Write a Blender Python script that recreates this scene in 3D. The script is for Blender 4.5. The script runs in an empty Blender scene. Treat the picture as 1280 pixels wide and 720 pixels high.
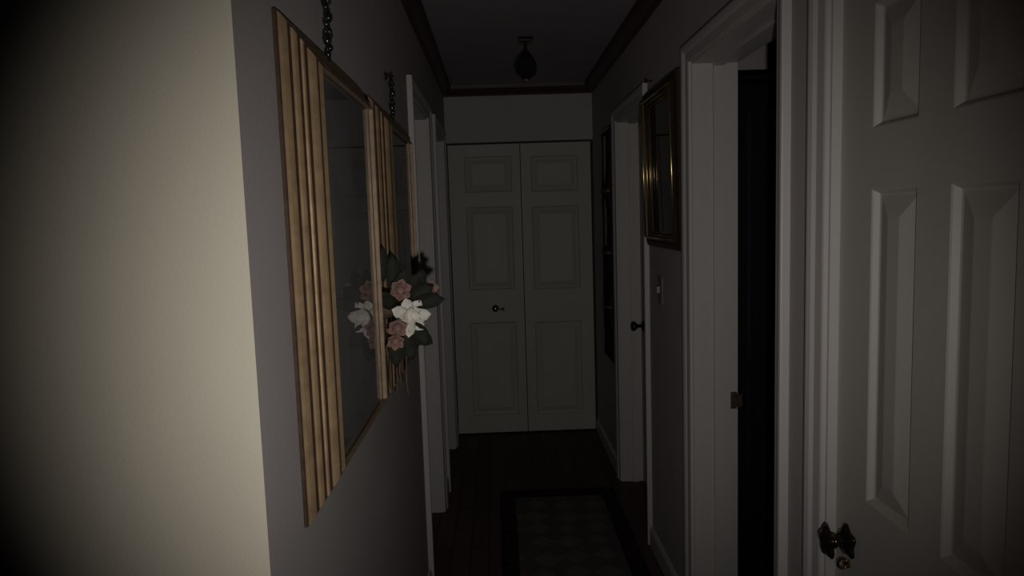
import bpy, bmesh, math, random
from mathutils import Vector, Matrix

random.seed(7)
S = bpy.context.scene
COL = S.collection

# ------------------------------------------------------------------ camera
EYE = Vector((0.0, 0.0, 1.5284))
PITCH, ROLL, YAW = 0.1006, -0.032, 0.0184
cy_, sy_ = math.cos(YAW), math.sin(YAW)
cp_, sp_ = math.cos(PITCH), math.sin(PITCH)
cr_, sr_ = math.cos(ROLL), math.sin(ROLL)
bx_ = Vector((cy_, -sy_, 0)); by_ = Vector((sy_, cy_, 0)); bz_ = Vector((0, 0, 1))
fwd = by_ * cp_ - bz_ * sp_
up0 = by_ * sp_ + bz_ * cp_
right = bx_ * cr_ + up0 * sr_
upv = up0 * cr_ - bx_ * sr_
cam_d = bpy.data.cameras.new('camera')
cam_d.sensor_width = 36.0
cam_d.lens = 36.0 * 883.8 / 1280.0
cam_d.clip_start = 0.02
cam = bpy.data.objects.new('camera', cam_d)
COL.objects.link(cam)
m = Matrix((right, upv, -fwd)).transposed().to_4x4()
m.translation = EYE
cam.matrix_world = m
S.camera = cam

# ------------------------------------------------------------------ world (night: almost no light)
w = bpy.data.worlds.new('night'); S.world = w
w.use_nodes = True
w.node_tree.nodes['Background'].inputs[0].default_value = (0.5, 0.55, 0.7, 1)
w.node_tree.nodes['Background'].inputs[1].default_value = 0.0006

# ------------------------------------------------------------------ hand torch held just under the camera
ld = bpy.data.lights.new('torch_light', 'SPOT')
ld.energy = 34.0
ld.color = (1.0, 0.96, 0.90)
ld.spot_size = math.radians(79.2)
ld.spot_blend = 1.0
ld.shadow_soft_size = 0.012
torch = bpy.data.objects.new('torch_light', ld)
COL.objects.link(torch)
torch.location = (0.05, -0.02, 1.375)
torch.rotation_euler = Vector((-0.006, 1.0, -0.005)).to_track_quat('-Z', 'Y').to_euler()

S.view_settings.view_transform = 'Standard'
S.view_settings.look = 'None'
S.view_settings.gamma = 1.0
S.view_settings.use_curve_mapping = False
S.view_settings.exposure = 0.0

# ------------------------------------------------------------------ dimensions
XL, XR, YE, H, YC = -0.33, 0.67, 4.885, 2.41, 0.943
TH = 0.155
DH = 2.03
BACK = -1.6

# ------------------------------------------------------------------ materials
def mat(name, col, rough=0.6, metal=0.0, spec=0.5, var=0.08, scale=18.0, bump=0.0, bscale=200.0, coord='geo', stretch=(1, 1, 1)):
    M = bpy.data.materials.new(name); M.use_nodes = True
    nt = M.node_tree; N = nt.nodes; L = nt.links
    b = N['Principled BSDF']
    b.inputs['Roughness'].default_value = rough
    b.inputs['Metallic'].default_value = metal
    b.inputs['Specular IOR Level'].default_value = spec
    if coord == 'geo':
        g = N.new('ShaderNodeNewGeometry'); src = g.outputs['Position']
    else:
        g = N.new('ShaderNodeTexCoord'); src = g.outputs['Object']
    mp = N.new('ShaderNodeMapping'); mp.inputs['Scale'].default_value = stretch
    L.new(src, mp.inputs['Vector'])
    n = N.new('ShaderNodeTexNoise'); n.inputs['Scale'].default_value = scale; n.inputs['Detail'].default_value = 4
    L.new(mp.outputs[0], n.inputs['Vector'])
    r = N.new('ShaderNodeValToRGB')
    r.color_ramp.elements[0].position = 0.3; r.color_ramp.elements[1].position = 0.7
    r.color_ramp.elements[0].color = tuple(c * (1 - var) for c in col) + (1,)
    r.color_ramp.elements[1].color = tuple(min(1, c * (1 + var)) for c in col) + (1,)
    L.new(n.outputs['Fac'], r.inputs['Fac']); L.new(r.outputs['Color'], b.inputs['Base Color'])
    if bump:
        n2 = N.new('ShaderNodeTexNoise'); n2.inputs['Scale'].default_value = bscale; n2.inputs['Detail'].default_value = 3
        L.new(mp.outputs[0], n2.inputs['Vector'])
        bp = N.new('ShaderNodeBump'); bp.inputs['Strength'].default_value = bump; bp.inputs['Distance'].default_value = 0.002
        L.new(n2.outputs['Fac'], bp.inputs['Height']); L.new(bp.outputs[0], b.inputs['Normal'])
    return M

M_BEIGE = mat('beige_wall_paint', (0.58, 0.535, 0.44), 0.85, spec=0.2, var=0.03, scale=3, bump=0.25, bscale=160)
M_WALL = mat('lilac_grey_wall_paint', (0.43, 0.395, 0.395), 0.85, spec=0.2, var=0.04, scale=4, bump=0.2, bscale=160)
M_ENDW = mat('off_white_wall_paint', (0.46, 0.44, 0.43), 0.85, spec=0.2, var=0.03, scale=4, bump=0.2, bscale=160)
M_TRIM = mat('white_gloss_trim', (0.49, 0.465, 0.45), 0.45, spec=0.4, var=0.03, scale=7, stretch=(1, 1, .2))
M_DOOR = mat('white_door_paint', (0.47, 0.45, 0.41), 0.5, spec=0.35, var=0.03, scale=9, bump=0.06, bscale=90, stretch=(1, 1, .25))
M_CEIL = mat('white_ceiling_paint', (0.33, 0.30, 0.32), 0.9, spec=0.1, var=0.05, scale=5, bump=0.3, bscale=70)
M_CROWN = mat('dark_stained_wood', (0.06, 0.024, 0.018), 0.5, var=0.3, scale=14, stretch=(3, .3, 3))
M_GOLD = mat('gilt_wood', (0.58, 0.40, 0.235), 0.40, metal=0.65, spec=0.5, var=0.2, scale=30, bump=0.1, bscale=120)
M_GOLDB = mat('bright_gilt_edge', (0.80, 0.58, 0.32), 0.32, metal=0.85, var=0.15, scale=40)
M_GLINE = mat('polished_gold_line', (1.0, 0.68, 0.30), 0.28, metal=1.0, var=0.1, scale=40)
M_GILTM = mat('dull_gilt_sight_edge', (0.24, 0.175, 0.12), 0.55, metal=0.3, var=0.2, scale=40)
M_GILTD = mat('dark_gilt_groove', (0.05, 0.026, 0.014), 0.6, metal=0.1, var=0.25, scale=50)
M_GILTR = mat('dark_gilt_frame', (0.032, 0.018, 0.012), 0.5, metal=0.1, var=0.25, scale=40)
M_BRASS = mat('aged_brass', (0.30, 0.21, 0.12), 0.22, metal=1.0, var=0.25, scale=60)
M_BRONZE = mat('dark_bronze', (0.055, 0.04, 0.032), 0.28, metal=0.8, var=0.3, scale=50)
M_STRIKE = mat('tarnished_strike', (0.10, 0.085, 0.065), 0.45, metal=0.7, var=0.3, scale=60)
M_BEAD = mat('black_beads', (0.012, 0.011, 0.012), 0.12, spec=0.8, var=0.2, scale=80)
M_ROSE = mat('dusty_pink_petals', (0.33, 0.20, 0.18), 0.8, spec=0.2, var=0.2, scale=60, coord='obj')
M_LILY = mat('cream_white_petals', (0.88, 0.84, 0.76), 0.75, spec=0.2, var=0.05, scale=60, coord='obj')
M_LEAF = mat('dark_green_leaf', (0.026, 0.029, 0.022), 0.7, spec=0.2, var=0.3, scale=40, coord='obj')
M_STEM = mat('brown_stem', (0.10, 0.065, 0.04), 0.7, var=0.3, scale=40)
M_HANG = mat('dark_woven_fabric', (0.035, 0.026, 0.024), 0.95, spec=0.1, var=0.4, scale=60, bump=0.5, bscale=300)
M_HANGL = mat('faded_fabric_stripe', (0.14, 0.12, 0.11), 0.95, spec=0.1, var=0.3, scale=50, bump=0.5, bscale=300)
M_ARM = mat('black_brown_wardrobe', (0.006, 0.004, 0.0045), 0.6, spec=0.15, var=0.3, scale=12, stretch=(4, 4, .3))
M_IVORY = mat('brown_plastic_plate', (0.16, 0.14, 0.125), 0.4, var=0.05)
M_FROST = mat('smoked_glass_shade', (0.02, 0.02, 0.018), 0.12, spec=0.6, var=0.1)

def floor_mat():
    M = bpy.data.materials.new('dark_floor_boards'); M.use_nodes = True
    nt = M.node_tree; N = nt.nodes; L = nt.links; b = N['Principled BSDF']
    g = N.new('ShaderNodeNewGeometry'); mp = N.new('ShaderNodeMapping')
    mp.inputs['Rotation'].default_value = (0, 0, math.pi / 2)
    L.new(g.outputs['Position'], mp.inputs['Vector'])
    br = N.new('ShaderNodeTexBrick')
    br.inputs['Color1'].default_value = (0.065, 0.040, 0.033, 1); br.inputs['Color2'].default_value = (0.085, 0.053, 0.045, 1)
    br.inputs['Mortar'].default_value = (0.004, 0.003, 0.002, 1)
    br.inputs['Scale'].default_value = 1.0; br.inputs['Mortar Size'].default_value = 0.002
    br.inputs['Brick Width'].default_value = 0.9; br.inputs['Row Height'].default_value = 0.085
    L.new(mp.outputs[0], br.inputs['Vector'])
    L.new(br.outputs['Color'], b.inputs['Base Color'])
    b.inputs['Roughness'].default_value = 0.55; b.inputs['Specular IOR Level'].default_value = 0.2
    return M
M_FLOOR = floor_mat()

def rug_mat(name, c1, c2, c3, scale):
    M = bpy.data.materials.new(name); M.use_nodes = True
    nt = M.node_tree; N = nt.nodes; L = nt.links; b = N['Principled BSDF']
    t = N.new('ShaderNodeNewGeometry')
    v = N.new('ShaderNodeTexVoronoi'); v.inputs['Scale'].default_value = scale; v.distance = 'MANHATTAN'
    v.inputs['Randomness'].default_value = 0.25
    L.new(t.outputs['Position'], v.inputs['Vector'])
    r = N.new('ShaderNodeValToRGB'); r.color_ramp.interpolation = 'CONSTANT'
    e = r.color_ramp.elements; e[0].color = c1 + (1,); e[1].position = 0.28; e[1].color = c2 + (1,)
    x = e.new(0.52); x.color = c3 + (1,)
    L.new(v.outputs['Distance'], r.inputs['Fac']); L.new(r.outputs['Color'], b.inputs['Base Color'])
    b.inputs['Roughness'].default_value = 1.0; b.inputs['Specular IOR Level'].default_value = 0.05
    n = N.new('ShaderNodeTexNoise'); n.inputs['Scale'].default_value = 400
    bp = N.new('ShaderNodeBump'); bp.inputs['Strength'].default_value = 0.6; bp.inputs['Distance'].default_value = 0.003
    L.new(t.outputs['Position'], n.inputs['Vector']); L.new(n.outputs['Fac'], bp.inputs['Height']); L.new(bp.outputs[0], b.inputs['Normal'])
    return M
M_RUGF = rug_mat('rug_field', (0.15, 0.14, 0.115), (0.135, 0.135, 0.11), (0.115, 0.095, 0.082), 7.0)
M_RUGB = rug_mat('rug_border', (0.05, 0.028, 0.025), (0.038, 0.024, 0.024), (0.028, 0.020, 0.020), 16.0)

def pane_mat(name, ior=1.5, rough=0.015, tint=0.9):
    M = bpy.data.materials.new(name); M.use_nodes = True
    nt = M.node_tree; N = nt.nodes; L = nt.links
    N.remove(N['Principled BSDF'])
    tr = N.new('ShaderNodeBsdfTransparent'); tr.inputs[0].default_value = (tint, tint, tint, 1)
    gl = N.new('ShaderNodeBsdfGlossy'); gl.inputs['Roughness'].default_value = rough
    fr = N.new('ShaderNodeFresnel'); fr.inputs['IOR'].default_value = ior
    mx = N.new('ShaderNodeMixShader')
    g = N.new('ShaderNodeNewGeometry'); iv = N.new('ShaderNodeMath'); iv.operation = 'SUBTRACT'; iv.inputs[0].default_value = 1.0
    ml = N.new('ShaderNodeMath'); ml.operation = 'MULTIPLY'      # a pane reflects once, at its front face
    L.new(g.outputs['Backfacing'], iv.inputs[1]); L.new(iv.outputs[0], ml.inputs[0]); L.new(fr.outputs[0], ml.inputs[1])
    L.new(ml.outputs[0], mx.inputs[0]); L.new(tr.outputs[0], mx.inputs[1]); L.new(gl.outputs[0], mx.inputs[2])
    L.new(mx.outputs[0], N['Material Output'].inputs['Surface'])
    return M
M_PANE = pane_mat('picture_glass')

def print_mat(name, c1, c2, scale):
    return mat(name, c1, 0.9, spec=0.05, var=0.5, scale=scale, coord='geo')
M_PRINT = print_mat('dim_landscape_print', (0.27, 0.26, 0.275), None, 3.0)
M_PRINT2 = print_mat('dim_dark_print', (0.03, 0.026, 0.024), None, 4.0)

# ------------------------------------------------------------------ mesh helpers
def link(o, parent=None):
    COL.objects.link(o)
    if parent is not None: o.parent = parent
    return o

def tag(o, label=None, cat=None, group=None, kind=None):
    if label: o['label'] = label
    if cat: o['category'] = cat
    if group: o['group'] = group
    if kind: o['kind'] = kind
    return o

def world_of(o):
    p = Vector((0, 0, 0))
    while o is not None:
        p += o.location; o = o.parent
    return p

def obj(name, vf, material, parent=None, smooth=False):
    """vf = (verts in world space, faces) -> ONE mesh object, its origin at its own base."""
    V, F = vf
    V = [Vector(v) for v in V]
    lo = [min(v[i] for v in V) for i in range(3)]; hi = [max(v[i] for v in V) for i in range(3)]
    base = Vector(((lo[0] + hi[0]) / 2, (lo[1] + hi[1]) / 2, lo[2]))
    me = bpy.data.meshes.new(name)
    me.from_pydata([v - base for v in V], [], F)
    bm = bmesh.new(); bm.from_mesh(me); bmesh.ops.recalc_face_normals(bm, faces=bm.faces); bm.to_mesh(me); bm.free()
    mats = material if isinstance(material, (list, tuple)) else [material]
    for x in mats: me.materials.append(x)
    if smooth:
        for p in me.polygons: p.use_smooth = True
    o = bpy.data.objects.new(name, me)
    o.location = base - (world_of(parent) if parent is not None else Vector((0, 0, 0)))
    return link(o, parent)

def thing(name, loc, label=None, cat=None, group=None, kind=None):
    e = bpy.data.objects.new(name, None); e.empty_display_size = 0.05
    e.location = loc
    link(e); tag(e, label, cat, group, kind)
    return e

def join(*vfs):
    V, F = [], []
    for v, f in vfs:
        n = len(V); V += [Vector(a) for a in v]; F += [tuple(i + n for i in q) for q in f]
    return V, F

def box(x0, x1, y0, y1, z0, z1):
    V = [(x, y, z) for z in (z0, z1) for y in (y0, y1) for x in (x0, x1)]
    F = [(0, 2, 3, 1), (4, 5, 7, 6), (0, 1, 5, 4), (2, 6, 7, 3), (0, 4, 6, 2), (1, 3, 7, 5)]
    return V, F

def sweep(A, B, inward, normal, prof, m0, m1):
    """closed profile [(w, t)] swept from A to B; w along inward, t along normal; mitre factors m0, m1 shift the ends by w"""
    A = Vector(A); B = Vector(B); i = Vector(inward); n = Vector(normal); d = (B - A).normalized()
    V = [A + i * w + n * t + d * (w * m0) for w, t in prof] + [B + i * w + n * t - d * (w * m1) for w, t in prof]
    k = len(prof)
    F = [(a, (a + 1) % k, (a + 1) % k + k, a + k) for a in range(k)]
    F += [tuple(range(k))[::-1], tuple(range(k, 2 * k))]
    return V, F

def lathe(center, axis, prof, seg=20, lobes=0, depth=0.0):
    """prof [(r, h)] along axis"""
    c = Vector(center); a = Vector(axis).normalized()
    u = a.orthogonal().normalized(); v = a.cross(u)
    V, F = [], []
    for r, h in prof:
        for s in range(seg):
            t = 2 * math.pi * s / seg
            rr = r * (1 + depth * math.cos(lobes * t)) if lobes else r
            V.append(c + a * h + (u * math.cos(t) + v * math.sin(t)) * rr)
    for j in range(len(prof) - 1):
        for s in range(seg):
            F.append((j * seg + s, j * seg + (s + 1) % seg, (j + 1) * seg + (s + 1) % seg, (j + 1) * seg + s))
    F.append(tuple(range(seg))[::-1]); F.append(tuple(range((len(prof) - 1) * seg, len(prof) * seg)))
    return V, F

def tube(pts, rad, seg=8):
    pts = [Vector(p) for p in pts]; V, F = [], []
    rads = rad if isinstance(rad, (list, tuple)) else [rad] * len(pts)
    for k, p in enumerate(pts):
        d = (pts[min(k + 1, len(pts) - 1)] - pts[max(k - 1, 0)]).normalized()
        u = d.cross(Vector((0.3, 0.5, 0.81))).normalized(); v = d.cross(u)
        for s in range(seg):
            t = 2 * math.pi * s / seg
            V.append(p + (u * math.cos(t) + v * math.sin(t)) * rads[k])
    for j in range(len(pts) - 1):
        for s in range(seg):
            F.append((j * seg + s, j * seg + (s + 1) % seg, (j + 1) * seg + (s + 1) % seg, (j + 1) * seg + s))
    F.append(tuple(range(seg))[::-1]); F.append(tuple(range((len(pts) - 1) * seg, len(pts) * seg)))
    return V, F

def ball(c, r, seg=10, sc=(1, 1, 1)):
    c = Vector(c); n = 6
    prof = [(max(1e-4, r * math.sin(math.pi * k / n)), -r * math.cos(math.pi * k / n)) for k in range(n + 1)]
    V, F = lathe((0, 0, 0), (0, 0, 1), prof, seg)
    return [c + Vector((v.x * sc[0], v.y * sc[1], v.z * sc[2])) for v in V], F

def torus(c, axis, R, r, seg=14, sub=7, sc=1.0, up=(0, 0, 1)):
    c = Vector(c); a = Vector(axis).normalized(); u = Vector(up).normalized(); v = a.cross(u)
    V, F = [], []
    for k in range(seg):
        t = 2 * math.pi * k / seg
        rad = u * math.cos(t) * sc + v * math.sin(t)
        dr = (u * math.cos(t) + v * math.sin(t)).normalized()
        for s in range(sub):
            q = 2 * math.pi * s / sub
            V.append(c + rad * R + dr * (r * math.cos(q)) + a * (r * math.sin(q)))
    for k in range(seg):
        for s in range(sub):
            F.append((k * sub + s, k * sub + (s + 1) % sub, ((k + 1) % seg) * sub + (s + 1) % sub, ((k + 1) % seg) * sub + s))
    return V, F

def struct(name, vf, m, label, cat):
    return tag(obj(name, vf, m), label, cat, kind='structure')

# ------------------------------------------------------------------ the hall shell
L1 = (2.86, 3.585)      # door openings (Y from, to) in the left wall
L3 = (3.90, 4.60)
R0 = (0.785, 1.425)     # right wall: near closed door, open doorway, far closed door
R4 = (1.665, 2.428)
R2 = (3.175, 3.915)

def wall_with_doors(x0, x1, y0, y1, openings):
    parts = []; y = y0
    for a, b in openings:
        parts.append(box(x0, x1, y, a, 0, H)); parts.append(box(x0, x1, a, b, DH, H)); y = b
    parts.append(box(x0, x1, y, y1, 0, H))
    return join(*parts)

wl = struct('wall_left', wall_with_doors(XL - TH, XL, YC, YE + 0.75, [L1, L3]), [M_WALL, M_BEIGE],
            'lilac grey left wall of the hall behind the two gilt frames', 'wall')
for p in wl.data.polygons:                       # the end of the wall that faces the room carries the room's paint
    if abs((wl.location.y + p.center.y) - YC) < 1e-4: p.material_index = 1
struct('wall_front', box(-3.2, XL - TH, YC, YC + TH, 0, H), M_BEIGE, 'beige wall at the left that ends at the hall corner', 'wall')
struct('wall_right', wall_with_doors(XR, XR + TH, BACK, YE + 0.75, [R0, R4, R2]), M_WALL,
       'lilac grey right wall of the hall with three door openings', 'wall')
struct('wall_end', join(box(XL, XR, YE - 0.012, YE + 0.10, DH + 0.005, H), box(XL, XR, YE + 0.70, YE + 0.75, 0, DH + 0.005)), M_ENDW,
       'off-white wall above the closet doors at the end of the hall', 'wall')
struct('floor', box(-3.2, 3.2, BACK, YE + 0.75, -0.05, 0), M_FLOOR, 'very dark wooden floor of the hall', 'floor')
struct('ceiling', box(-3.2, 3.2, BACK, YE + 0.75, H, H + 0.05), M_CEIL, 'dim ceiling above the hall', 'ceiling')
# the unlit room behind the open doorway, and the other rooms' backs
struct('wall_side_room', join(box(XR + TH, 3.0, 2.95, 3.05, 0, H), box(2.95, 3.05, 0.9, 2.95, 0, H), box(XR + TH, 3.0, 0.85, 0.9, 0, H)), M_WALL,
       'dark walls of the unlit room behind the open doorway', 'wall')

CROWN = [(0, 0), (0, 0.012), (0.012, 0.018), (0.030, 0.040), (0.045, 0.050), (0.068, 0.055), (0.068, 0)]
def crown(name, A, B, n, label):
    prof = [(0.068 - w_, t) for w_, t in CROWN]
    return struct(name, sweep(A, B, (0, 0, -1), n, prof, 0, 0), M_CROWN, label, 'crown moulding')
crown('trim_1', (XL, YC + 0.02, H), (XL, YE - 0.068, H), (1, 0, 0), 'dark wooden crown moulding along the top of the left hall wall')
crown('trim_2', (XR, BACK, H), (XR, YE - 0.068, H), (-1, 0, 0), 'dark wooden crown moulding along the top of the right hall wall')
crown('trim_3', (XL, YE - 0.012, H), (XR, YE - 0.012, H), (0, -1, 0), 'reddish brown crown moulding across the end wall above the closet')

BASE = [(0, 0), (0, 0.014), (0.075, 0.014), (0.085, 0.009), (0.09, 0.006), (0.09, 0)]
def baseboard(name, x, n, spans, label):
    vf = join(*[sweep((x, a, 0), (x, b, 0), (0, 0, 1), (n, 0, 0), BASE, 0, 0) for a, b in spans])
    return struct(name, vf, M_TRIM, label, 'baseboard')
CW = 0.06
baseboard('baseboard_left', XL, 1, [(YC, L1[0] - CW), (L1[1] + CW, L3[0] - CW), (L3[1] + CW, YE - 0.02)], 'white baseboard along the left hall wall')
baseboard('baseboard_right', XR, -1, [(BACK, R0[0] - CW), (R0[1] + CW, R4[0] - CW), (R4[1] + CW, R2[0] - CW), (R2[1] + CW, YE - 0.02)], 'white baseboard along the right hall wall')

# ------------------------------------------------------------------ door casings and jambs
CAS = [(0, 0), (0, 0.009), (0.004, 0.011), (0.030, 0.013), (0.038, 0.019), (0.050, 0.022), (0.058, 0.021), (0.060, 0.017), (0.060, 0)]
def doorway(name, x, n, y0, y1, label, stop=0.0):
    """casing on the hall side, jambs lining the opening; n = +1 for the left wall, -1 for the right one"""
    t = thing(name, (x, (y0 + y1) / 2, 0), label, 'door frame', kind='structure')
    N = (n, 0, 0); rv = 0.004
    a, b, zt = y0 - rv + 0.008, y1 + rv - 0.008, DH - 0.008 + rv
    obj('casing_leg', sweep((x, a, 0), (x, a, zt), (0, -1, 0), N, CAS, 0, -1), M_TRIM, t)
    obj('casing_leg', sweep((x, b, 0), (x, b, zt), (0, 1, 0), N, CAS, 0, -1), M_TRIM, t)
    obj('casing_head', sweep((x, a, zt), (x, b, zt), (0, 0, 1), N, CAS, -1, -1), M_TRIM, t)
    xo = x - n * TH
    xa, xb = min(x, xo), max(x, xo)
    obj('jamb', box(xa, xb, y0, y0 + 0.012, 0, DH), M_TRIM, t)
    obj('jamb', box(xa, xb, y1 - 0.012, y1, 0, DH), M_TRIM, t)
    obj('head_jamb', box(xa, xb, y0 + 0.012, y1 - 0.012, DH - 0.012, DH), M_TRIM, t)
    if stop:
        s0, s1 = x - n * (stop + 0.035), x - n * stop
        sa, sb = min(s0, s1), max(s0, s1)
        obj('door_stop', box(sa, sb, y0 + 0.012, y0 + 0.022, 0, DH - 0.012), M_TRIM, t)
        obj('door_stop', box(sa, sb, y1 - 0.022, y1 - 0.012, 0, DH - 0.012), M_TRIM, t)
        obj('door_stop', box(sa, sb, y0 + 0.022, y1 - 0.022, DH - 0.022, DH - 0.012), M_TRIM, t)
    return t
doorway('trim_4', XL, 1, *L1, 'white door frame in the left wall just past the second gilt frame', stop=0.06)
doorway('trim_5', XL, 1, *L3, 'white door frame in the left wall next to the closet at the end', stop=0.06)
doorway('trim_6', XR, -1, *R0, 'white frame around the nearest panelled door on the right')
tR4 = doorway('trim_7', XR, -1, *R4, 'white frame of the open dark doorway on the right', stop=0.07)
tR2 = doorway('trim_8', XR, -1, *R2, 'white door frame on the right beyond the small gold-edged frame', stop=0.06)
# strike plate on the far jamb of the open doorway
sp = obj('strike_plate', join(box(0.800, 0.822, R4[1] - 0.015, R4[1] - 0.012, 0.832, 0.892), box(0.822, 0.838, R4[1] - 0.020, R4[1] - 0.012, 0.840, 0.884)), M_STRIKE, tR4)
sp['label'] = 'tarnished metal strike plate'

# ------------------------------------------------------------------ panelled doors
def panel(O, u, n, u0, u1, z0, z1, parent, m, sty='raised'):
    """nested rectangles (offset, depth); depth is measured into the leaf"""
    if sty == 'raised':
        rings = [(0, 0), (0.003, 0.002), (0.009, 0.011), (0.013, 0.012), (0.050, 0.002), (0.053, 0.0015)]
    else:
        rings = [(0, 0), (0.004, 0.008), (0.012, 0.013), (0.018, 0.014), (0.024, 0.012), (0.050, 0.002), (0.052, 0.002)]
    O = Vector(O); u = Vector(u); n = Vector(n); z = Vector((0, 0, 1)); V, F = [], []
    for o_, d in rings:
        for a, b in ((u0 + o_, z0 + o_), (u1 - o_, z0 + o_), (u1 - o_, z1 - o_), (u0 + o_, z1 - o_)):
            V.append(O + u * a + z * b - n * d)
    for k in range(len(rings) - 1):
        for s in range(4):
            F.append((4 * k + s, 4 * k + (s + 1) % 4, 4 * k + 4 + (s + 1) % 4, 4 * k + 4 + s))
    k = 4 * (len(rings) - 1); F.append((k, k + 1, k + 2, k + 3))
    nb = len(V)                                   # closed back, inside the leaf
    for a, b in ((u0, z0), (u1, z0), (u1, z1), (u0, z1)): V.append(O + u * a + z * b - n * 0.020)
    for s in range(4): F.append((s, (s + 1) % 4, nb + (s + 1) % 4, nb + s))
    F.append((nb + 3, nb + 2, nb + 1, nb))
    return obj('panel', (V, F), m, parent)

def door(name, O, u, n, width, cols, rows, z0, z1, label, m=M_DOOR, thick=0.035, sty='raised', cat='door'):
    """O = foot of the leaf's hinge or latch edge on its front face; u runs along the leaf, n out of its face"""
    O = Vector(O); u = Vector(u); n = Vector(n); z = Vector((0, 0, 1))
    t = thing(name, O + u * (width / 2), label, cat, kind='structure')
    us = sorted({0.0, width, *[c for p in cols for c in p]}); zs = sorted({z0, z1, *[c for p in rows for c in p]})
    def cell(a, b, c, d, t0=0.0, t1=thick):
        V = [O + u * p + z * q - n * r for r in (t0, t1) for q in (c, d) for p in (a, b)]
        return V, [(0, 2, 3, 1), (4, 5, 7, 6), (0, 1, 5, 4), (2, 6, 7, 3), (0, 4, 6, 2), (1, 3, 7, 5)]
    cells = []
    # stiles full height, rails between them
    sl = [(us[k], us[k + 1]) for k in range(len(us) - 1) if (us[k], us[k + 1]) not in cols]
    for a, b in sl: obj('stile', cell(a, b, z0, z1), m, t)
    zl = [(zs[k], zs[k + 1]) for k in range(len(zs) - 1) if (zs[k], zs[k + 1]) not in rows]
    for a, b in cols:
        for c, d in zl: obj('rail', cell(a, b, c, d), m, t)
        for c, d in rows: panel(O, u, n, a, b, c, d, t, m, sty)
    return t

ROWS = [(0.24, 0.735), (0.963, 1.558), (1.668, 1.888)]
W0 = 0.615
d1 = door('door_1', (XR + 0.02, 1.412, 0), (0, -1, 0), (-1, 0, 0), W0, [(0.117, 0.257), (0.345, 0.487)], ROWS, 0.008, DH - 0.014,
          'white six-panel door on the right wall nearest the viewer')
def std_door(name, x, n, y0, y1, label):
    wd = y1 - y0 - 0.03; c = (wd - 0.11 * 2 - 0.10) / 2
    return door(name, (x, y0 + 0.015, 0), (0, 1, 0), (n, 0, 0), wd, [(0.11, 0.11 + c), (0.21 + c, 0.21 + 2 * c)], ROWS, 0.008, DH - 0.014, label)
d2 = std_door('door_2', XL - 0.096, 1, *L1, 'white closed door set deep in the left wall past the second gilt frame')
d3 = std_door('door_3', XL - 0.096, 1, *L3, 'white closed door set deep in the left wall beside the closet')
d4 = std_door('door_4', XR + 0.118, -1, *R2, 'white closed door set deep in the right wall beyond the small gold-edged frame')

def round_knob(parent, p, n, m=M_BRONZE, k=1.0):
    p = Vector(p); n = Vector(n)
    h = obj('door_handle', lathe(p, n, [(0.009 * k, 0), (0.009 * k, 0.03 * k), (0.016 * k, 0.036 * k), (0.026 * k, 0.046 * k), (0.028 * k, 0.056 * k), (0.022 * k, 0.066 * k), (0.008 * k, 0.070 * k)], 20), m, parent, True)
    obj('rosette', lathe(p, n, [(0.030 * k, 0), (0.030 * k, 0.004), (0.022 * k, 0.009), (0.010 * k, 0.010)], 20), m, h, True)
    return h
round_knob(d4, (XR + 0.118, R2[1] - 0.07, 0.905), (-1, 0, 0))
round_knob(d2, (XL - 0.096, L1[0] + 0.075, 0.905), (1, 0, 0))
round_knob(d3, (XL - 0.096, L3[0] + 0.075, 0.905), (1, 0, 0))

# the ornate handle of the near door: lobed knob, lobed rosette, small key drop under it
kp = Vector((XR + 0.02, 1.362, 0.852)); kn = Vector((-1, 0, 0))
h1 = obj('door_handle', lathe(kp, kn, [(0.010, 0), (0.010, 0.018), (0.008, 0.021), (0.011, 0.025), (0.009, 0.032), (0.017, 0.035), (0.029, 0.039), (0.031, 0.043), (0.026, 0.048), (0.012, 0.052), (0.004, 0.054)], 48, 5, 0.14), M_BRONZE, d1, True)
h1['label'] = 'dark lobed metal door knob'
obj('rosette', lathe(kp, kn, [(0.031, 0), (0.031, 0.004), (0.025, 0.008), (0.019, 0.012), (0.010, 0.013)], 48, 5, 0.16), M_BRONZE, h1, True)
obj('collar', lathe(kp, kn, [(0.013, 0.026), (0.0145, 0.029), (0.013, 0.032)], 24), M_BRASS, h1, True)
obj('key', join(lathe(kp + Vector((0, -0.004, -0.046)), kn, [(0.009, 0), (0.009, 0.004), (0.004, 0.006)], 16),
                torus(kp + Vector((-0.012, -0.004, -0.046)), (0, 1, 0), 0.010, 0.0026), box(kp.x - 0.010, kp.x, kp.y - 0.006, kp.y - 0.002, kp.z - 0.049, kp.z - 0.043)), M_BRASS, h1)

# closet doors across the end
ER = [(0.14, 0.80), (1.028, 1.60), (1.70, 1.942)]
e1 = door('door_5', (-0.318, YE, 0), (1, 0, 0), (0, -1, 0), 0.489, [(0.110, 0.430)], ER, 0.012, DH - 0.008,
          'left leaf of the white panelled closet doors at the end of the hall, with a handle', thick=0.03, sty='flat')
e2 = door('door_6', (0.176, YE, 0), (1, 0, 0), (0, -1, 0), 0.478, [(0.068, 0.390)], [(a - 0.008, b - 0.008) for a, b in ER], 0.012, DH - 0.008,
          'right leaf of the white panelled closet doors at the end of the hall', thick=0.03, sty='flat')
hp = Vector((-0.030, YE, 0.897))
h5 = obj('door_handle', join(lathe(hp, (0, -1, 0), [(0.008, 0), (0.008, 0.022), (0.018, 0.028), (0.022, 0.037), (0.018, 0.046), (0.006, 0.050)], 20),
                             tube([hp + Vector((0.0, -0.036, 0)), hp + Vector((0.03, -0.036, -0.002)), hp + Vector((0.05, -0.034, -0.004))], 0.006),  # lever and ball end added to stand in for the shine beside the knob
                             ball(hp + Vector((0.054, -0.034, -0.004)), 0.011)), M_BRASS, e1, True)
h5['label'] = 'small dark brass handle'
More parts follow.
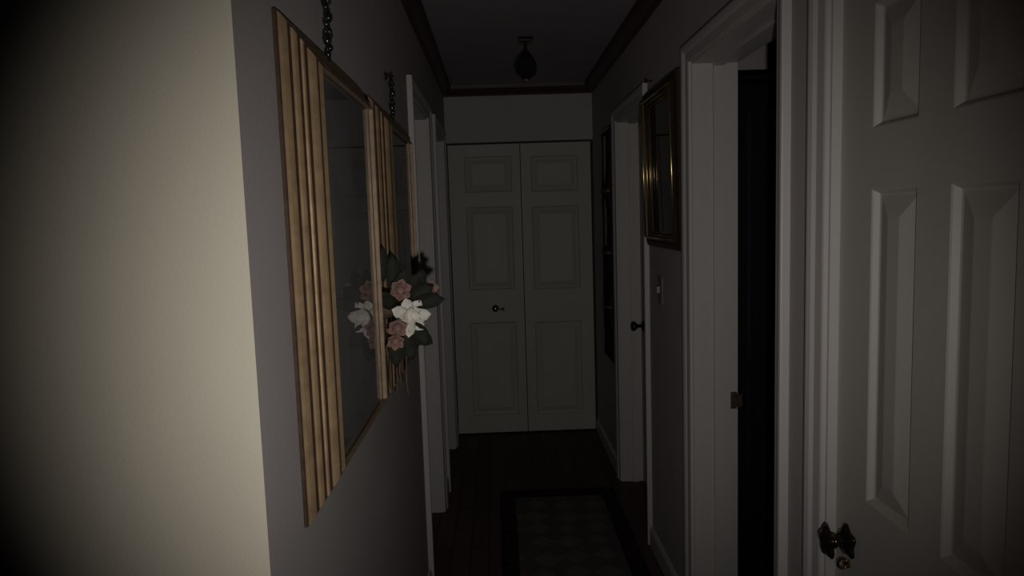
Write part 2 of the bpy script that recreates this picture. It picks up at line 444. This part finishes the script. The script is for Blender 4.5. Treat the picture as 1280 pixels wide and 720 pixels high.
obj('rosette', lathe(hp, (0, -1, 0), [(0.024, 0), (0.024, 0.003), (0.018, 0.007), (0.008, 0.008)], 20), M_BRONZE, h5, True)

# ------------------------------------------------------------------ gilt frames on the left wall
GP = [(0, 0), (0, 0.005)]
DARKW, BRIGHTW = {0}, set()
_total = 46.0
_pos = 0.0
for _wd, _kind in ((1.5, 'd'), (9, 'g'), (3.4, 'd'), (6.4, 'g'), (3.2, 'd'), (3.6, 'g'), (3.4, 'd'), (9, 'g'), (2.5, 'd'), (4, 'b')):
    if _kind == 'b':
        BRIGHTW.add(len(GP) - 1)
        GP.append((0.071 * (_pos + _wd) / _total, 0.006 + 0.049 * (_pos + _wd) / _total))
    elif _kind == 'g':                             # a rounded ridge
        for _f, _h in ((0.3, 0.0010), (0.7, 0.0010), (1.0, 0.0)):
            _q = (_pos + _wd * _f) / _total
            GP.append((0.071 * _q, 0.006 + 0.049 * _q + _h))
    else:                                         # a groove coloured darker than the ridges
        _q = (_pos + _wd) / _total
        DARKW.add(len(GP) - 1)
        GP.append((0.071 * _q, 0.006 + 0.049 * _q - 0.0006))
    _pos += _wd
INNERW = {len(GP) - 1, len(GP), len(GP) + 1}      # the dull sight edge next to the glass
GP += [(0.0722, 0.0545), (0.0725, 0.046), (0.068, 0.043), (0.068, 0)]

def frame_sides(t, corner0, U, Vv, n, wu, hv, prof, m, dark, bright=()):
    c = Vector(corner0); U = Vector(U); Vv = Vector(Vv)
    P = [c, c + U * wu, c + U * wu + Vv * hv, c + Vv * hv]
    IN = [Vv, -U, -Vv, U]
    out = []
    for k in range(4):
        vf = sweep(P[k], P[(k + 1) % 4], IN[k], n, prof, 1, 1)
        o = obj('frame_side', vf, m, t)
        for p in o.data.polygons:
            if p.index in dark: p.material_index = 1
            if p.index in bright: p.material_index = 2
            if len(m) > 3 and p.index in INNERW: p.material_index = 3
        out.append(o)
    return out

def picture(name, x, n, y0, y1, z0, z1, prof, ww, glass_t, print_m, label, cat, m, dark, bright=(), group=None):
    t = thing(name, (x, (y0 + y1) / 2, z0), label, cat, group)
    N = (n, 0, 0)
    frame_sides(t, (x + n * 0.002, y0, z0), (0, 1, 0), (0, 0, 1), N, y1 - y0, z1 - z0, prof, m, dark, bright)
    def slab(t0, t1, i): 
        a, b = sorted((x + n * t0, x + n * t1)); return box(a, b, y0 + i, y1 - i, z0 + i, z1 - i)
    obj('print', slab(glass_t - 0.012, glass_t - 0.006, ww - 0.004), print_m, t)
    obj('glass_pane', slab(glass_t - 0.003, glass_t, ww - 0.004), M_PANE, t)
    return t

FZ0, FZ1 = 1.038, 1.852
pf1 = picture('framed_picture', XL, 1, 1.108, 1.715, FZ0, FZ1, GP, 0.0725, 0.0455, M_PRINT,
              'large gilt ridged picture frame with dark glass, nearest on the left wall', 'picture', [M_GOLD, M_GILTD, M_GOLDB, M_GILTM], DARKW, BRIGHTW, 'pair of gilt frames on the left wall')
pf2 = picture('framed_picture', XL, 1, 1.87, 2.475, FZ0, FZ1, GP, 0.0725, 0.0455, M_PRINT,
              'gilt picture frame on the left wall, half hidden behind the pink and white flowers', 'picture', [M_GOLD, M_GILTD, M_GOLDB, M_GILTM], DARKW, BRIGHTW, 'pair of gilt frames on the left wall')

def hanger(parent, y, x, n, ztop, z0):
    """dark beaded chain from the frame's top up to a wall hook"""
    ch = obj('hanging_chain', tube([(x, y, z0), (x, y, ztop)], 0.0035, 8), M_BEAD, parent)
    z = z0 + 0.012; k = 0
    while z < ztop - 0.01:
        r = 0.0085 if k % 3 == 2 else 0.0062
        obj('bead', ball((x + (0.002 if k % 2 else -0.001), y + (0.003 if k % 2 else -0.003), z), r, 10, (1, 1, 1.25)), M_BEAD, ch, True)
        if k % 2 == 0:
            obj('link', torus((x, y, z + 0.010), (0, 1, 0) if k % 4 else (1, 0, 0), 0.0075, 0.0024), M_BEAD, ch, True)
        z += r * 2.1; k += 1
    obj('hook', join(lathe((x - n * 0.018, y, ztop), (n, 0, 0), [(0.012, 0), (0.012, 0.004), (0.004, 0.007), (0.004, 0.026)], 14)), M_BRONZE, ch)
hanger(pf1, 1.398, XL + 0.020, 1, 1.99, FZ1 - 0.016)
hanger(pf2, 2.235, XL + 0.020, 1, 1.97, FZ1 - 0.016)

# ------------------------------------------------------------------ small gold-edged frame on the right wall, leaning forward
RP = [(0, 0), (0, 0.012), (0.006, 0.020), (0.022, 0.026), (0.026, 0.023), (0.036, 0.034), (0.0385, 0.036), (0.0415, 0.036), (0.043, 0.033), (0.045, 0.025), (0.048, 0.022), (0.050, 0.0225), (0.052, 0.020), (0.058, 0.012), (0.060, 0.0125), (0.062, 0.010), (0.062, 0)]
pf3 = picture('framed_picture', XR, -1, 2.492, 3.052, 1.385, 2.02, RP, 0.060, 0.009, M_PRINT2,
              'dark picture frame with thin gold edges on the right wall, tilted forward', 'picture', [M_GILTR, M_GILTR, M_GOLDB], (), ())
def gold_edge(t, x, y0, y1, z0, z1, i, d, rad):
    P = [(x - d, y0 + i, z0 + i), (x - d, y1 - i, z0 + i), (x - d, y1 - i, z1 - i), (x - d, y0 + i, z1 - i)]
    for k in range(4):
        obj('gold_edge', tube([P[k], P[(k + 1) % 4]], rad, 16), M_GLINE, t, True)
for i_, d_, r_ in ((0.040, 0.0365, 0.0042), (0.050, 0.0235, 0.0030), (0.0605, 0.0125, 0.0026)):
    gold_edge(pf3, XR, 2.492, 3.052, 1.385, 2.02, i_, d_, r_)
pf3.rotation_euler = (0, math.radians(-1.2), 0)
nl = obj('picture_nail', lathe((XR, 3.02, 2.075), (-1, 0, 0), [(0.003, 0), (0.003, 0.022), (0.008, 0.024), (0.009, 0.027), (0.004, 0.030)], 12), M_BRASS)
tag(nl, 'small shiny nail head above the dark frame on the right wall', 'nail')

# ------------------------------------------------------------------ light switch on the right wall
sw = thing('light_switch', (XR, 2.897, 1.15), 'small wall switch plate under the dark frame on the right wall', 'light switch')
obj('plate', sweep((XR, 2.862, 1.15), (XR, 2.862, 1.265), (0, 1, 0), (-1, 0, 0), [(0, 0), (0, 0.004), (0.004, 0.007), (0.066, 0.007), (0.070, 0.004), (0.070, 0)], 0, 0), M_IVORY, sw)
obj('toggle', sweep((XR - 0.007, 2.891, 1.195), (XR - 0.007, 2.891, 1.222), (0, 1, 0), (-1, 0, 0), [(0, 0), (0.002, 0.012), (0.010, 0.012), (0.012, 0)], 0, 0), M_IVORY, sw)
for zz in (1.172, 1.243): obj('screw', lathe((XR - 0.007, 2.897, zz), (-1, 0, 0), [(0.004, 0), (0.004, 0.0012), (0.002, 0.002)], 10), M_STRIKE, sw)

# ------------------------------------------------------------------ flower spray between the two gilt frames
FC = Vector((XL, 1.80, 1.13))
fl = thing('flower_spray', FC, 'pink and white artificial flowers hanging on the left wall between the gilt frames', 'flowers')

def petal(c, d, upv_, ln, wd, curl, thick=0.0012):
    """a cupped petal or leaf from c along d, curling towards upv_"""
    c = Vector(c); d = Vector(d).normalized(); u = Vector(upv_); u = (u - d * u.dot(d)).normalized(); s = d.cross(u)
    V, F = [], []; n = 5
    for k in range(n + 1):
        t = k / n; wk = wd * math.sin(math.pi * min(0.97, 0.08 + 0.86 * t)) ** 0.8
        if k == n: wk = wd * 0.05
        p = c + d * (ln * t) + u * (curl * t * t)
        for j in (-1, 0, 1):
            V.append(p + s * (wk * j) + u * (abs(j) * wd * 0.25))
    m_ = len(V)
    V += [v - u * thick for v in V]
    for k in range(n):
        for j in range(2):
            a = 3 * k + j
            F.append((a, a + 1, a + 4, a + 3)); F.append((m_ + a, m_ + a + 3, m_ + a + 4, m_ + a + 1))
    edge = [3 * k for k in range(n + 1)] + [3 * n + 1] + [3 * k + 2 for k in range(n, -1, -1)] + [1]
    for a, b in zip(edge, edge[1:] + edge[:1]): F.append((a, b, m_ + b, m_ + a))
    return V, F

def rose(c, d, r):
    c = Vector(c); d = Vector(d).normalized(); u = d.orthogonal().normalized(); v = d.cross(u)
    root = obj('rose', ball(c + d * r * 0.35, r * 0.36, 10), M_ROSE, fl, True)
    for ring, (cnt, tilt, ln, off) in enumerate(((4, 0.35, 0.75, 0.3), (5, 0.75, 1.0, 0.1), (6, 1.15, 1.15, 0.6))):
        for k in range(cnt):
            a = 2 * math.pi * k / cnt + off
            rad = u * math.cos(a) + v * math.sin(a)
            obj('petal', petal(c - d * r * 0.1, rad * math.sin(tilt) + d * math.cos(tilt), d * math.sin(tilt) - rad * math.cos(tilt) if ring < 2 else -rad * 0.2 + d, r * ln, r * 0.42, r * 0.22), M_ROSE, root, True)
def lily(c, d, r):
    c = Vector(c); d = Vector(d).normalized(); u = Vector((0, 0, 1)); u = (u - d * u.dot(d)).normalized(); v = d.cross(u)
    root = obj('lily', tube([c - d * r * 0.25, c, c + d * r * 0.3], [r * 0.06, r * 0.14, r * 0.05], 8), M_LILY, fl, True)
    for k in range(7):
        a = 2 * math.pi * k / 7 + 0.25
        rad = u * math.cos(a) + v * math.sin(a)
        obj('petal', petal(c - d * r * 0.1, rad * 0.93 + d * 0.38, d - rad * 0.3, r * (1.0 + 0.1 * (k % 2)), r * 0.34, -r * 0.10), M_LILY, root, True)
    for k in range(4):
        a = 2 * math.pi * k / 4
        rad = u * math.cos(a) + v * math.sin(a)
        obj('petal', petal(c, rad * 0.7 + d * 0.75, d - rad * 0.3, r * 0.6, r * 0.24, -r * 0.05), M_LILY, root, True)

lily((-0.232, 1.80, 1.283), (0.42, -0.9, 0.08), 0.052)
rose((-0.250, 1.775, 1.352), (0.30, -0.92, 0.2), 0.030)
rose((-0.258, 1.755, 1.262), (0.2, -0.97, -0.1), 0.027)
rose((-0.262, 1.745, 1.232), (0.15, -0.95, -0.3), 0.024)
rose((-0.186, 1.845, 1.345), (0.6, -0.75, 0.15), 0.027)
LEAVES = [((-0.296, 1.80, 1.375), (0.05, 0, 1), 0.090, 0.014), ((-0.262, 1.80, 1.335), (-0.05, -0.15, 1), 0.11, 0.020), ((-0.258, 1.79, 1.32), (0.25, -0.2, 0.9), 0.09, 0.022), ((-0.235, 1.81, 1.325), (0.9, -0.1, 0.45), 0.075, 0.022),
          ((-0.225, 1.81, 1.315), (0.9, -0.1, 0.10), 0.085, 0.020), ((-0.225, 1.80, 1.265), (0.55, -0.1, -0.75), 0.070, 0.020), ((-0.245, 1.79, 1.25), (0.25, -0.15, -1), 0.080, 0.020),
          ((-0.262, 1.78, 1.25), (-0.05, -0.15, -1), 0.095, 0.020), ((-0.27, 1.77, 1.31), (-0.2, -0.5, 0.5), 0.06, 0.018), ((-0.215, 1.82, 1.34), (0.35, 0, 1), 0.065, 0.018),
          ((-0.23, 1.80, 1.245), (0.7, 0.0, -0.45), 0.065, 0.020), ((-0.24, 1.81, 1.33), (0.5, -0.1, 0.9), 0.07, 0.020)]
for c, d, ln, wd in LEAVES:
    obj('leaf', petal(c, d, (0.25, -1, 0.1), ln, wd, -0.012), M_LEAF, fl, True)
for k in range(5):
    a = -0.292 + 0.012 * k; b = -0.298 + 0.013 * k + random.uniform(-.004, .004)
    obj('stem', tube([(-0.262 + 0.004 * k, 1.80, 1.29), ((a + b) / 2, 1.795 + 0.004 * k, 1.20), (b, 1.79, 1.155 - 0.012 * ((k * 2) % 5)), (b + 0.004, 1.785, 1.115 - 0.012 * ((k * 2) % 5))], [0.003, 0.003, 0.0025, 0.0015], 6), M_STEM, fl)
hk = lathe((XL, 1.80, 1.30), (1, 0, 0), [(0.022, 0), (0.026, 0.010), (0.024, 0.035), (0.014, 0.062), (0.006, 0.068)], 16)
obj('holder', hk, M_STEM, fl, True)

# ------------------------------------------------------------------ tall dark hanging on the right wall near the end
HY0, HY1, HZ0, HZ1 = 4.04, 4.36, 0.66, 2.03
hg = thing('wall_hanging', (XR, (HY0 + HY1) / 2, HZ0), 'tall narrow dark wall hanging on the right wall near the closet', 'wall hanging')
knots = [1.66, 1.30, 0.98]
def cloth():
    V, F = [], []; nu, nz = 14, 60
    for side in (0, 1):
        for j in range(nz + 1):
            z = HZ0 + (HZ1 - 0.03 - HZ0) * j / nz
            pinch = min(1.0, 0.62 + min(abs(z - k) for k in knots) / 0.16 * 0.38)
            for i in range(nu + 1):
                s = i / nu - 0.5
                y = (HY0 + HY1) / 2 + s * (HY1 - HY0) * pinch
                tt = 0.016 + 0.008 * math.sin(s * 26 + z * 3) + 0.010 * (1 - pinch) / 0.38
                V.append((XR - (tt if side else 0.003), y, z))
    st = (nu + 1) * (nz + 1)
    for j in range(nz):
        for i in range(nu):
            a = j * (nu + 1) + i
            F.append((a, a + 1, a + nu + 2, a + nu + 1)); F.append((st + a, st + a + nu + 1, st + a + nu + 2, st + a + 1))
    ring = [i for i in range(nu + 1)] + [j * (nu + 1) + nu for j in range(1, nz + 1)] + [nz * (nu + 1) + i for i in range(nu - 1, -1, -1)] + [j * (nu + 1) for j in range(nz - 1, 0, -1)]
    for a, b in zip(ring, ring[1:] + ring[:1]): F.append((a, b, st + b, st + a))
    return V, F
obj('cloth', cloth(), M_HANG, hg, True)
obj('rod', tube([(XR - 0.02, HY0 - 0.02, HZ1 - 0.02), (XR - 0.02, HY1 + 0.02, HZ1 - 0.02)], 0.009, 10), M_BRONZE, hg)
for k in knots:
    obj('tie', torus((XR - 0.020, (HY0 + HY1) / 2, k), (0, 0, 1), 0.10, 0.010, 18, 8, 0.18, (1, 0, 0)), M_HANGL, hg, True)
obj('stripe', join(*[box(XR - 0.034, XR - 0.022, (HY0 + HY1) / 2 - 0.03, (HY0 + HY1) / 2 - 0.012, a, b) for a, b in ((1.70, 1.98), (1.34, 1.62))]), M_HANGL, hg)

# ------------------------------------------------------------------ ceiling light
LX, LY = 0.172, 3.62
cl = thing('ceiling_light', (LX, LY, 2.195), 'small dark lantern hanging from the hall ceiling', 'ceiling light')
obj('canopy', join(box(LX - 0.036, LX + 0.036, LY - 0.036, LY + 0.036, H - 0.016, H), box(LX - 0.028, LX + 0.028, LY - 0.028, LY + 0.028, H - 0.03, H - 0.016)), M_BRONZE, cl)
obj('stem', tube([(LX, LY, H - 0.03), (LX, LY, H - 0.075)], 0.008), M_BRONZE, cl)
obj('shade', lathe((LX, LY, 2.215), (0, 0, 1), [(0.020, 0), (0.045, 0.012), (0.055, 0.040), (0.050, 0.075), (0.032, 0.105), (0.012, 0.122)], 8), M_FROST, cl)
for k in range(4):
    a = math.pi / 4 + k * math.pi / 2
    c, s = math.cos(a), math.sin(a)
    obj('cage_bar', tube([(LX + c * 0.022, LY + s * 0.022, 2.212), (LX + c * 0.058, LY + s * 0.058, 2.245), (LX + c * 0.056, LY + s * 0.056, 2.285), (LX + c * 0.014, LY + s * 0.014, 2.338)], 0.004, 6), M_BRONZE, cl)
obj('finial', lathe((LX, LY, 2.195), (0, 0, 1), [(0.003, 0), (0.008, 0.006), (0.005, 0.012), (0.010, 0.018), (0.020, 0.022)], 14), M_BRASS, cl, True)

# ------------------------------------------------------------------ wardrobe in the unlit room
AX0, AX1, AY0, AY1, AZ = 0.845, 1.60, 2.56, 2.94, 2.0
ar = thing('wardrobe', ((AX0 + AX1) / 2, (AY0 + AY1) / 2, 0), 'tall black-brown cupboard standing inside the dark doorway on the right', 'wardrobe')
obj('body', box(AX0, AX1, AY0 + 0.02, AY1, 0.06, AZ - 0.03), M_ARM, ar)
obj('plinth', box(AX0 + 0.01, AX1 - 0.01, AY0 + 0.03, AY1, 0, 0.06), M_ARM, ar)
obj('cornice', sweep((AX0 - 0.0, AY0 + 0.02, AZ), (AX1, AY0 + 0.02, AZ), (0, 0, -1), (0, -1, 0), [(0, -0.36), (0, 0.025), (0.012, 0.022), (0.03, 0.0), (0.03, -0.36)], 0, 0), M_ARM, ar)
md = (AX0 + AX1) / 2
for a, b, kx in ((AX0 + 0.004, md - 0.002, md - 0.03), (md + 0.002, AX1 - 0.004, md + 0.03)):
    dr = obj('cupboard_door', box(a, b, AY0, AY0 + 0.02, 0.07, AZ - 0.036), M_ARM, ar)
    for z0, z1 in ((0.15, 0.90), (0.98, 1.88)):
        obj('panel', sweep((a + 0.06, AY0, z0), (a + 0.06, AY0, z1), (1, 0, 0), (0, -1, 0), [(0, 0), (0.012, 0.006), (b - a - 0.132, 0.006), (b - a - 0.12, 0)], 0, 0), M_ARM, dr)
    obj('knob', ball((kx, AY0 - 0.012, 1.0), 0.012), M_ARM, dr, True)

# ------------------------------------------------------------------ runner rug
rg = thing('runner_rug', (0.29, 2.4, 0), 'patterned runner rug with a dark border lying on the hall floor', 'rug')
RX0, RX1, RY0, RY1 = -0.03, 0.60, 1.0, 3.80
obj('border', join(box(RX0, RX0 + 0.08, RY0, RY1, 0.0, 0.009), box(RX1 - 0.08, RX1, RY0, RY1, 0.0, 0.009),
                   box(RX0 + 0.08, RX1 - 0.08, RY0, RY0 + 0.10, 0.0, 0.009), box(RX0 + 0.08, RX1 - 0.08, RY1 - 0.10, RY1, 0.0, 0.009)), M_RUGB, rg)
obj('field', box(RX0 + 0.08, RX1 - 0.08, RY0 + 0.10, RY1 - 0.10, 0.0, 0.0095), M_RUGF, rg)
V, F = [], []
for k in range(63):
    x = RX0 + 0.005 + k * 0.01
    v_, f_ = tube([(x, RY1, 0.004), (x + random.uniform(-.003, .003), RY1 + 0.02, 0.003), (x + random.uniform(-.006, .006), RY1 + 0.04, 0.002)], 0.0016, 4)
    n0 = len(V); V += v_; F += [tuple(i + n0 for i in q) for q in f_]
fr = obj('fringe', (V, F), M_RUGB, rg); fr['kind'] = 'stuff'
